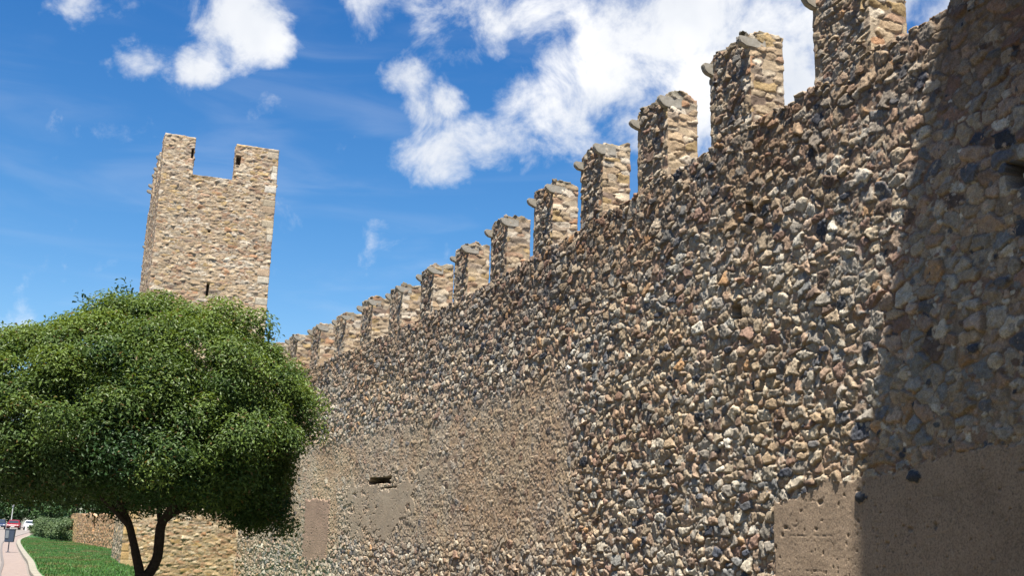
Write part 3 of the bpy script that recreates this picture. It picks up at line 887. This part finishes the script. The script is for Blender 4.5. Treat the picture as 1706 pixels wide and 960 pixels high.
def tube_mesh(paths, sides=9, noise_amp=.08):
    """paths: list of [(x,y,z,r)...]"""
    Vs, Qs = [], []
    off = 0
    for pth in paths:
        P = np.array(pth, float)
        # densify with catmull-like interpolation
        t = np.arange(len(P)); tt = np.linspace(0, len(P) - 1, (len(P) - 1) * 5 + 1)
        D = np.stack([np.interp(tt, t, P[:, k]) for k in range(4)], -1)
        K = D.copy()
        for _ in range(3):
            K[1:-1] = (K[:-2] + 2 * K[1:-1] + K[2:]) / 4
        D = K
        tan_ = np.gradient(D[:, :3], axis=0); tan_ /= np.linalg.norm(tan_, axis=1, keepdims=True)
        up = np.array([0.3, 0.9, 0.1]); A = np.cross(tan_, up); A /= np.linalg.norm(A, axis=1, keepdims=True); Bv = np.cross(tan_, A)
        ang = np.linspace(0, 2 * pi, sides, endpoint=False)
        rr = D[:, 3][:, None] * (1 + noise_amp * (rnd(np.arange(len(D))[:, None] * 0 + np.arange(sides)[None, :], 5) - .5) * 2)
        rr = rr * (1 + noise_amp * (vnoise(np.arange(len(D))[:, None] * .5, np.arange(sides)[None, :] * 1.0, 9) - .5) * 2)
        V = D[:, None, :3] + rr[..., None] * (np.cos(ang)[None, :, None] * A[:, None, :] + np.sin(ang)[None, :, None] * Bv[:, None, :])
        Q = quads(len(D), sides, True) + off
        Vs.append(V.reshape(-1, 3)); Qs.append(Q)
        off += len(D) * sides
    return np.concatenate(Vs), np.concatenate(Qs)

def build_main_tree():
    rg = np.random.default_rng(11)
    TX, TY = .92, 20.0
    root = empty('tree', (TX, TY, 0))
    tag(root, 'bushy round-crowned green tree with a forked dark trunk standing in front of the tower', 'tree')
    # crown
    def bottom(x, y):
        # underside height: higher on the left, drooping on the right
        return np.interp(x, [-3.2, -1.5, -.4, .9, 1.9, 2.5, 2.9], [2.2, 2.02, 1.96, 1.95, 1.62, 1.42, 1.75]) + .30 * (float(vnoise(np.array(x * 2.3 + 9), np.array(y * 2.3 + 4), 77)) - .4)
    n_c = 0
    Ps, Ns, Cs, Ss = [], [], [], []
    cc = np.array([-.36, 0, 3.28])
    rx, ry = 2.50, 2.45
    rzu, rzd = 2.0, 1.65
    tries = 0
    clumps = []
    golden = pi * (3 - sqrt(5))
    NC = 430
    for i in range(NC):
        zz = 1 - 2 * (i + .5) / NC
        a = golden * i + rg.random() * .5
        r_ = sqrt(max(0, 1 - zz * zz))
        d = np.array([cos(a) * r_, sin(a) * r_, zz])
        if zz < -.9 and rg.random() < .6: continue
        lf = float(fbm(np.array([d[0] * 1.9 + d[1] * 1.3 + 3]), np.array([d[2] * 2.2 - d[1] * 1.7 + 8]), 21, 3)[0])
        d = d / (abs(d[0]) ** 2.25 + abs(d[1]) ** 2.25 + abs(d[2]) ** 2.25) ** (1 / 2.25)
        lump = .84 + .26 * lf + rg.normal() * .055
        p = cc + np.array([d[0] * rx, d[1] * ry, d[2] * (rzu if zz > 0 else rzd)]) * lump
        b = float(bottom(p[0], p[1])) + .25
        if p[2] < b:
            p[2] = b + rg.random() * .35
        clumps.append((p, d, .24 + .26 * rg.random(), lump))
    for i in range(26):
        x_ = 1.35 + .85 * rg.random()
        y_ = -1.3 + 2.0 * rg.random()
        p = np.array([x_, y_ * .7, 1.78 + .7 * rg.random()])
        clumps.append((p, np.array([.8, -.3, -.4]), .26, .9))
    for i in range(130):
        d = rg.normal(size=3); d /= np.linalg.norm(d)
        q = .45 + .28 * rg.random()
        p = cc + d * np.array([rx, ry, rzu if d[2] > 0 else rzd]) * q
        b = float(bottom(p[0], p[1])) + .4
        p[2] = max(p[2], b)
        clumps.append((p, d, .45, q))
    for (p, d, cr_, lump) in clumps:
        m = int(120 + 620 * cr_ * cr_ / .2)
        v = rg.normal(size=(m, 3)); v /= np.linalg.norm(v, axis=1, keepdims=True)
        out_ = d * .7 + np.array([0, 0, .55])
        v = v + out_ * .75; v /= np.linalg.norm(v, axis=1, keepdims=True)
        rad = cr_ * (.35 + .8 * rg.random(m) ** .8)
        P = p + v * rad[:, None] * np.array([1.15, 1.15, .85])
        Nn = v * .6 + rg.normal(size=(m, 3)) * .4 + np.array([0, 0, .45])
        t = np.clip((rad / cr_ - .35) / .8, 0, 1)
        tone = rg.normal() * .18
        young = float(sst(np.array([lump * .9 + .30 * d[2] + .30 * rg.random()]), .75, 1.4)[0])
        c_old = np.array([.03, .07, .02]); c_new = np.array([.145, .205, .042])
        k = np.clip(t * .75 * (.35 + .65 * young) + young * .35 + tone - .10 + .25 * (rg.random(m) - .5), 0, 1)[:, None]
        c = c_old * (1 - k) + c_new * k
        brown = (rg.random(m) < .02)[:, None]
        c = np.where(brown, np.array([.16, .11, .04]), c)
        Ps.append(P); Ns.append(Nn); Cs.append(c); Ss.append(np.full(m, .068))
    # sprigs that stick out of the outline
    for i in range(260):
        zz = rg.random() * 1.5 - .5; a = rg.random() * 2 * pi; r_ = sqrt(max(0, 1 - min(1, zz * zz)))
        d = np.array([cos(a) * r_, sin(a) * r_, zz]); 
        b0 = cc + d * np.array([rx, ry, rzu if zz > 0 else rzd]) * (.98 + .05 * rg.random())
        ln = .12 + .24 * rg.random()
        m = 22
        t = rg.random(m)
        dd = d * .6 + np.array([0, 0, .9]); dd /= np.linalg.norm(dd)
        P = b0 + dd * (t * ln)[:, None] + rg.normal(size=(m, 3)) * .025
        if b0[2] < bottom(b0[0], 0) + .3: continue
        Ps.append(P); Ns.append(rg.normal(size=(m, 3)) + np.array([0, 0, .6])); Ss.append(np.full(m, .06))
        Cs.append(np.array([.09, .15, .03]) * (.6 + .8 * rg.random(m))[:, None])
    for (bx, bz, ln) in ((-.82, 5.32, .50), (-1.42, 5.12, .42), (1.66, 4.95, .25)):
        m = 60; t = rg.random(m)
        P = np.array([bx, -.6, bz]) + np.array([.05, 0, 1]) * (t * ln)[:, None] + rg.normal(size=(m, 3)) * np.array([.08, .05, .03])
        Ps.append(P); Ns.append(rg.normal(size=(m, 3))); Cs.append(np.array([.03, .07, .02]) * np.ones((m, 1))); Ss.append(np.full(m, .075))
    P = np.concatenate(Ps); Nn = np.concatenate(Ns); c = np.concatenate(Cs); s = np.concatenate(Ss)
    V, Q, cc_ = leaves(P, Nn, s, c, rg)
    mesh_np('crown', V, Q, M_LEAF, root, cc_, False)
    # trunk and limbs (local coordinates, z world)
    V, Q = tube_mesh([[(.02, 0, -.1, .20), (.0, 0, .25, .155), (-.02, 0, .7, .135), (-.01, 0, .95, .125)]], 12)
    mesh_np('trunk', V, Q, M_BARK, root)
    limbs = [
        [(-.02, 0, .86, .085), (-.10, .0, 1.08, .075), (-.19, .0, 1.40, .066), (-.30, 0, 1.72, .062), (-.46, 0, 2.05, .058), (-.9, .1, 2.8, .045), (-1.3, .2, 3.6, .03)],
        [(0, 0, .84, .09), (.12, .0, .98, .088), (.215, .0, 1.22, .085), (.20, 0, 1.52, .085), (.21, 0, 1.78, .08), (.36, -.03, 2.02, .07), (.62, -.15, 2.6, .055), (1.0, -.2, 3.9, .03)],
        [(.21, 0, 1.76, .06), (.42, .1, 1.98, .055), (.85, .2, 2.15, .05), (1.4, .3, 2.6, .035), (1.8, .3, 3.0, .02)],
        [(.21, 0, 1.72, .05), (.16, .1, 2.0, .045), (.1, .4, 2.6, .04), (.1, .6, 3.6, .03), (.0, .6, 4.6, .015)],
        [(-.30, 0, 1.70, .045), (-.62, -.2, 2.02, .04), (-1.2, -.5, 2.5, .035), (-1.9, -.7, 3.0, .02)],
        [(.30, 0, 1.95, .05), (.4, -.5, 2.4, .04), (.5, -1.2, 2.9, .03), (.6, -1.7, 3.5, .02)],
        [(-.42, 0, 1.98, .045), (-.5, .5, 2.4, .04), (-.7, 1.2, 2.9, .03), (-.9, 1.7, 3.5, .02)],
    ]
    V, Q = tube_mesh(limbs, 9)
    mesh_np('branches', V, Q, M_BARK, root)

def crown_mesh(seed, rx, rz, nleaf, size, c0, c1, nc=60):
    rg = np.random.default_rng(seed)
    Ps, Ns, Cs = [], [], []
    for i in range(nc):
        d = rg.normal(size=3); d /= np.linalg.norm(d)
        q = .35 + .65 * rg.random() ** .5
        p = d * np.array([rx, rx, rz]) * q
        cr_ = rx * (.18 + .16 * rg.random())
        m = nleaf // nc
        v = rg.normal(size=(m, 3)); v /= np.linalg.norm(v, axis=1, keepdims=True)
        P = p + v * cr_ * (.4 + .65 * rg.random((m, 1)))
        k = np.clip(.5 + .3 * rg.normal() + .3 * v[:, 2:3] * 0 + .2 * (rg.random((m, 1)) - .5), 0, 1)
        Ps.append(P); Ns.append(v + np.array([0, 0, .5]) + rg.normal(size=(m, 3)) * .3)
        Cs.append(np.array(c0) * (1 - k) + np.array(c1) * k)
    P = np.concatenate(Ps)
    return leaves(P, np.concatenate(Ns), np.full(len(P), size), np.concatenate(Cs), rg, .6)

def build_background_trees():
    specs = [(-17.5, 232, 7.4, 3.6, 1, 'dark leafy tree behind the parked cars at the far left edge'),
             (-13.4, 226, 6.4, 3.2, 2, 'low green tree behind the red car, leftmost but one of the far row'),
             (-9.6, 222, 6.8, 3.0, 3, 'rounded green tree behind the gap between parked cars'),
             (-6.0, 205, 7.6, 3.6, 4, 'dark tree just left of the ivy bank, behind the white posts'),
             (-2.2, 190, 8.6, 4.2, 5, 'tall dark tree rising behind the ivy bank'),
             (3.0, 180, 8.4, 4.2, 6, 'dark tree whose crown shows over the ruined wall'),
             (-22.5, 240, 8.5, 4.4, 7, 'broad dark tree beyond the left end of the row of cars')]
    for (x, y, h, r, sd, lab) in specs:
        gz = float(ground_z(y))
        o = empty('tree', (x, y, gz))
        tag(o, lab, 'tree', 'trees closing the far end of the street')
        V, Q, c = crown_mesh(sd, r, (h - 1.2) / 2, 6000, .42, (.02, .055, .018), (.055, .11, .03))
        V = V + np.array([0, 0, 1.2 + (h - 1.2) / 2])
        mesh_np('crown', V, Q, M_LEAFF, o, c, False)
        Vt, Qt = tube_mesh([[(0, 0, -.1, .22), (.05, 0, 1.2, .17), (0, .05, h * .5, .1)]], 8)
        mesh_np('trunk', Vt, Qt, M_BARKF, o)

def build_ivy_bank():
    specs = [(-1.35, 96, 1.75, 'ivy-clad shrub leaning on the broken end of the ruined wall', 31),
             (-2.1, 101, 1.7, 'grey green shrub second from the ruined wall in the bank', 32),
             (-3.0, 108, 1.75, 'shrub with pale flowers in the middle of the planted bank', 33),
             (-3.9, 117, 1.7, 'green shrub on the lawn bank nearer the white post', 34),
             (-4.7, 128, 1.8, 'farthest green shrub of the bank beside the white post', 35)]
    for (x, y, h, lab, sd) in specs:
        z = float(lawn_z(np.array([x]), np.array([y]))[0])
        o = empty('shrub', (x, y, z))
        tag(o, lab, 'shrub', 'shrubs on the bank beyond the lawn')
        V, Q, c = crown_mesh(sd, 1.35, h / 2, 7000, .13, (.045, .085, .03), (.14, .19, .08), 50)
        V = V + np.array([0, 0, h / 2])
        mesh_np('foliage', V, Q, M_LEAFF, o, c, False)
        Vt, Qt = tube_mesh([[(0, 0, -.05, .05), (.05, .03, .5, .04), (.1, 0, 1.0, .02)]], 6)
        mesh_np('stem', Vt, Qt, M_BARKF, o)

# ------------------------------------------------------------------ small objects
def bm_obj(name, bm, mat, parent, bevel=0, seg=2, smooth=False):
    if bevel:
        bmesh.ops.bevel(bm, geom=[e for e in bm.edges if e.is_manifold and e.calc_face_angle(0) > .5], offset=bevel, segments=seg, affect='EDGES')
    bmesh.ops.recalc_face_normals(bm, faces=bm.faces)
    me = bpy.data.meshes.new(name); bm.to_mesh(me); bm.free()
    if smooth:
        for p in me.polygons: p.use_smooth = True
    me.materials.append(mat)
    return link(name, me, parent)
def box(bm, c, s):
    r = bmesh.ops.create_cube(bm, size=1, matrix=Matrix.Translation(c) @ Matrix.Diagonal((*s, 1)))
    return r['verts']
def cyl(bm, c, r, d, axis='z', seg=20, r2=None):
    M = Matrix.Translation(c)
    if axis == 'x': M = M @ Matrix.Rotation(pi / 2, 4, 'Y')
    if axis == 'y': M = M @ Matrix.Rotation(pi / 2, 4, 'X')
    return bmesh.ops.create_cone(bm, cap_ends=True, segments=seg, radius1=r, radius2=r if r2 is None else r2, depth=d, matrix=M)['verts']

def build_bin():
    x, y = -4.1, 68.0
    z = float(ground_z(y))
    root = empty('litter_bin', (x, y, z), radians(-4))
    tag(root, 'dark blue grey litter bin on a single post beside the path at the left edge', 'litter bin')
    blue = plain_mat('painted steel', (.06, .085, .13), .45, .3, .2)
    pale = plain_mat('galvanised steel', (.22, .25, .27), .5, .4)
    bm = bmesh.new(); cyl(bm, (0, 0, .3), .03, .62); bm_obj('post', bm, blue, root)
    bm = bmesh.new(); box(bm, (0, 0, .02), (.22, .22, .035)); bm_obj('base_plate', bm, blue, root, .006)
    bm = bmesh.new()
    vs = box(bm, (0, 0, .92), (.52, .40, .72))
    for v in vs:
        if v.co.z < .8: v.co.x *= .88; v.co.y *= .85
    top = max(bm.faces, key=lambda f: f.calc_center_median().z)
    bmesh.ops.inset_individual(bm, faces=[top], thickness=.035)
    bmesh.ops.translate(bm, verts=top.verts[:], vec=(0, 0, -.1))
    bm_obj('body', bm, blue, root, .02)
    bm = bmesh.new()
    for sx in (-1, 1): box(bm, (sx * .262, 0, 1.27), (.035, .44, .04))
    for sy in (-1, 1): box(bm, (0, sy * .205, 1.272), (.49, .03, .04))
    bm_obj('rim', bm, pale, root, .006)
    bm = bmesh.new(); box(bm, (-.12, -.197, .98), (.16, .006, .42)); bm_obj('front_panel', bm, pale, root, .002)
    bm = bmesh.new(); box(bm, (0, .23, .95), (.06, .08, .5)); bm_obj('hinge_bracket', bm, pale, root, .005)

def make_car():
    root = empty('parked_car')
    body = plain_mat('car paint dark blue', (.02, .03, .07), .25, .1, .05)
    glass = plain_mat('car glass', (.03, .04, .05), .08, 0, .1)
    rub = plain_mat('tyre rubber', (.02, .02, .02), .8)
    rim = plain_mat('alloy', (.5, .5, .52), .35, .8)
    lamp = plain_mat('lamp lens', (.8, .8, .78), .15)
    red = plain_mat('rear lamp', (.35, .01, .01), .2)
    # front looks to -y; profile in the y-z plane
    prof = [(-2.1, .30), (-2.12, .62), (-1.95, .78), (-1.1, .93), (-.55, 1.36), (-.2, 1.46), (.9, 1.45), (1.5, 1.2), (1.95, 1.0), (2.08, .85), (2.1, .32)]
    bm = bmesh.new()
    rows = []
    for (yy, zz) in prof:
        hw = .86 if zz < 1.0 else .86 - (zz - .95) * .42
        rows.append([bm.verts.new((sx * hw, yy, zz)) for sx in (-1, -.5, 0, .5, 1)])
    for a, b in zip(rows[:-1], rows[1:]):
        for k in range(4): bm.faces.new((a[k], a[k + 1], b[k + 1], b[k]))
    for sd in (0, 4):
        low = [r[sd] for r in rows]
        bm.faces.new(low)
    bm.faces.new([r[0] for r in (rows[0], rows[-1])] + [rows[-1][4], rows[0][4]])
    bm_obj('body', bm, body, root, .04, 2, True)
    def pane(name, pts, mat, par=root):
        bm = bmesh.new()
        f = bm.faces.new([bm.verts.new(p) for p in pts])
        r = bmesh.ops.extrude_face_region(bm, geom=[f])
        n = f.normal.copy(); bm.normal_update(); n = f.normal
        bmesh.ops.translate(bm, verts=[v for v in r['geom'] if isinstance(v, bmesh.types.BMVert)], vec=n * .012)
        return bm_obj(name, bm, mat, par)
    pane('windscreen', [(-.72, -1.06, .965), (.72, -1.06, .965), (.60, -.60, 1.335), (-.60, -.60, 1.335)], glass)
    pane('rear_window', [(.6, 1.07, 1.41), (-.6, 1.07, 1.41), (-.66, 1.48, 1.24), (.66, 1.48, 1.24)], glass)
    for sx in (-1, 1):
        pane('side_window', [(sx * .856, -.85, 1.0), (sx * .856, 1.4, 1.0), (sx * .76, 1.1, 1.25), (sx * .70, .8, 1.38), (sx * .70, -.35, 1.38)], glass)
    for sx in (-1, 1):
        for yy in (-1.3, 1.3):
            bm = bmesh.new(); cyl(bm, (sx * .78, yy, .32), .32, .2, 'x', 24)
            wl = bm_obj('wheel', bm, rub, root, .03)
            bm = bmesh.new(); cyl(bm, (sx * .886, yy, .32), .2, .02, 'x', 20)
            bm_obj('rim', bm, rim, wl)
        bm = bmesh.new(); box(bm, (sx * .66, -2.09, .66), (.3, .08, .13)); bm_obj('headlight', bm, lamp, root, .02)
        bm = bmesh.new(); box(bm, (sx * .68, 2.07, .78), (.24, .07, .14)); bm_obj('tail_light', bm, red, root, .02)
        bm = bmesh.new(); box(bm, (sx * .93, -.72, 1.0), (.14, .1, .1)); bm_obj('mirror', bm, body, root, .02)
    bm = bmesh.new(); box(bm, (0, -2.13, .42), (1.5, .08, .16)); bm_obj('bumper', bm, rub, root, .02)
    bm = bmesh.new(); box(bm, (0, -2.18, .44), (.5, .012, .11)); bm_obj('number_plate', bm, lamp, root)
    return root
def build_cars():
    specs = [((.02, .03, .09), 'dark blue parked car, leftmost of the cars at the end of the street', -13.0, 188, .05),
             ((.22, .012, .015), 'red parked car at the far end of the street', -10.95, 188, -.03),
             ((.55, .56, .58), 'silver white parked car just right of the red one', -8.75, 189, .04),
             ((.12, .13, .15), 'dark grey parked car nearest the white posts', -6.85, 190, -.06),
             ((.03, .03, .04), 'black parked car at the left frame edge beside the dark blue one', -15.3, 188.5, .0)]
    proto = make_car()
    objs = [proto] + [copy_tree(proto) for _ in specs[1:]]
    for i, (o, (c, lab, x, y, r)) in enumerate(zip(objs, specs)):
        o.location = (x, y, float(ground_z(y)))
        o.rotation_euler = (0, 0, r)
        tag(o, lab, 'car', 'cars parked across the end of the street')
        if i:
            m = plain_mat('car paint %d' % i, c, .25, .1, .05)
            for ch in o.children:
                if ch.name.startswith(('body', 'mirror')):
                    ch.data = ch.data.copy(); ch.data.materials.clear(); ch.data.materials.append(m)

def build_posts():
    wht = plain_mat('white paint', (.75, .7, .64), .6)
    def bollard(x, y, h, r, lab):
        o = empty('bollard', (x, y, float(ground_z(y))))
        tag(o, lab, 'bollard', 'white posts at the end of the lawn')
        bm = bmesh.new(); cyl(bm, (0, 0, h / 2), r, h, 'z', 20, r * .9); bm_obj('shaft', bm, wht, o, .01)
        bm = bmesh.new(); bmesh.ops.create_uvsphere(bm, u_segments=20, v_segments=10, radius=r * 1.05, matrix=Matrix.Translation((0, 0, h)) @ Matrix.Diagonal((1, 1, .6, 1))); bm_obj('cap', bm, wht, o)
        bm = bmesh.new(); cyl(bm, (0, 0, .05), r * 1.4, .1); bm_obj('foot', bm, wht, o, .01)
    bollard(-6.75, 176, 1.75, .17, 'tall pale pinkish post where the kerb ends, beside the shrubs')
    bollard(-8.75, 179, 1.0, .13, 'short white post standing in front of the silver white car')
    bollard(-7.75, 178, .8, .11, 'shortest white post, between the tall one and the silver car')
    # street lamp beyond the cars
    y = 196
    o = empty('street_lamp', (-11.9, y, float(ground_z(y))))
    tag(o, 'slim pale lamp post rising behind the red parked car', 'street lamp')
    grey = plain_mat('pale grey paint', (.55, .56, .52), .5)
    bm = bmesh.new(); cyl(bm, (0, 0, 1.75), .09, 3.5, 'z', 16, .06); bm_obj('pole', bm, grey, o)
    bm = bmesh.new(); cyl(bm, (0, 0, .15), .16, .3, 'z', 16, .12); bm_obj('base', bm, grey, o)
    bm = bmesh.new(); cyl(bm, (0, 0, 3.62), .12, .3, 'z', 16, .22); lh = bm_obj('lantern', bm, plain_mat('opal glass', (.8, .8, .78), .3), o)
    bm = bmesh.new(); cyl(bm, (0, 0, 3.82), .26, .1, 'z', 16, .08); bm_obj('lantern_cap', bm, grey, lh)

build_ground()
build_town_wall()
build_tower()
build_near_tower()
build_ruin()
build_lawn()
build_earth()
build_kerb()
build_added_houses()
build_main_tree()
build_background_trees()
build_ivy_bank()
build_cars()
build_posts()
build_bin()
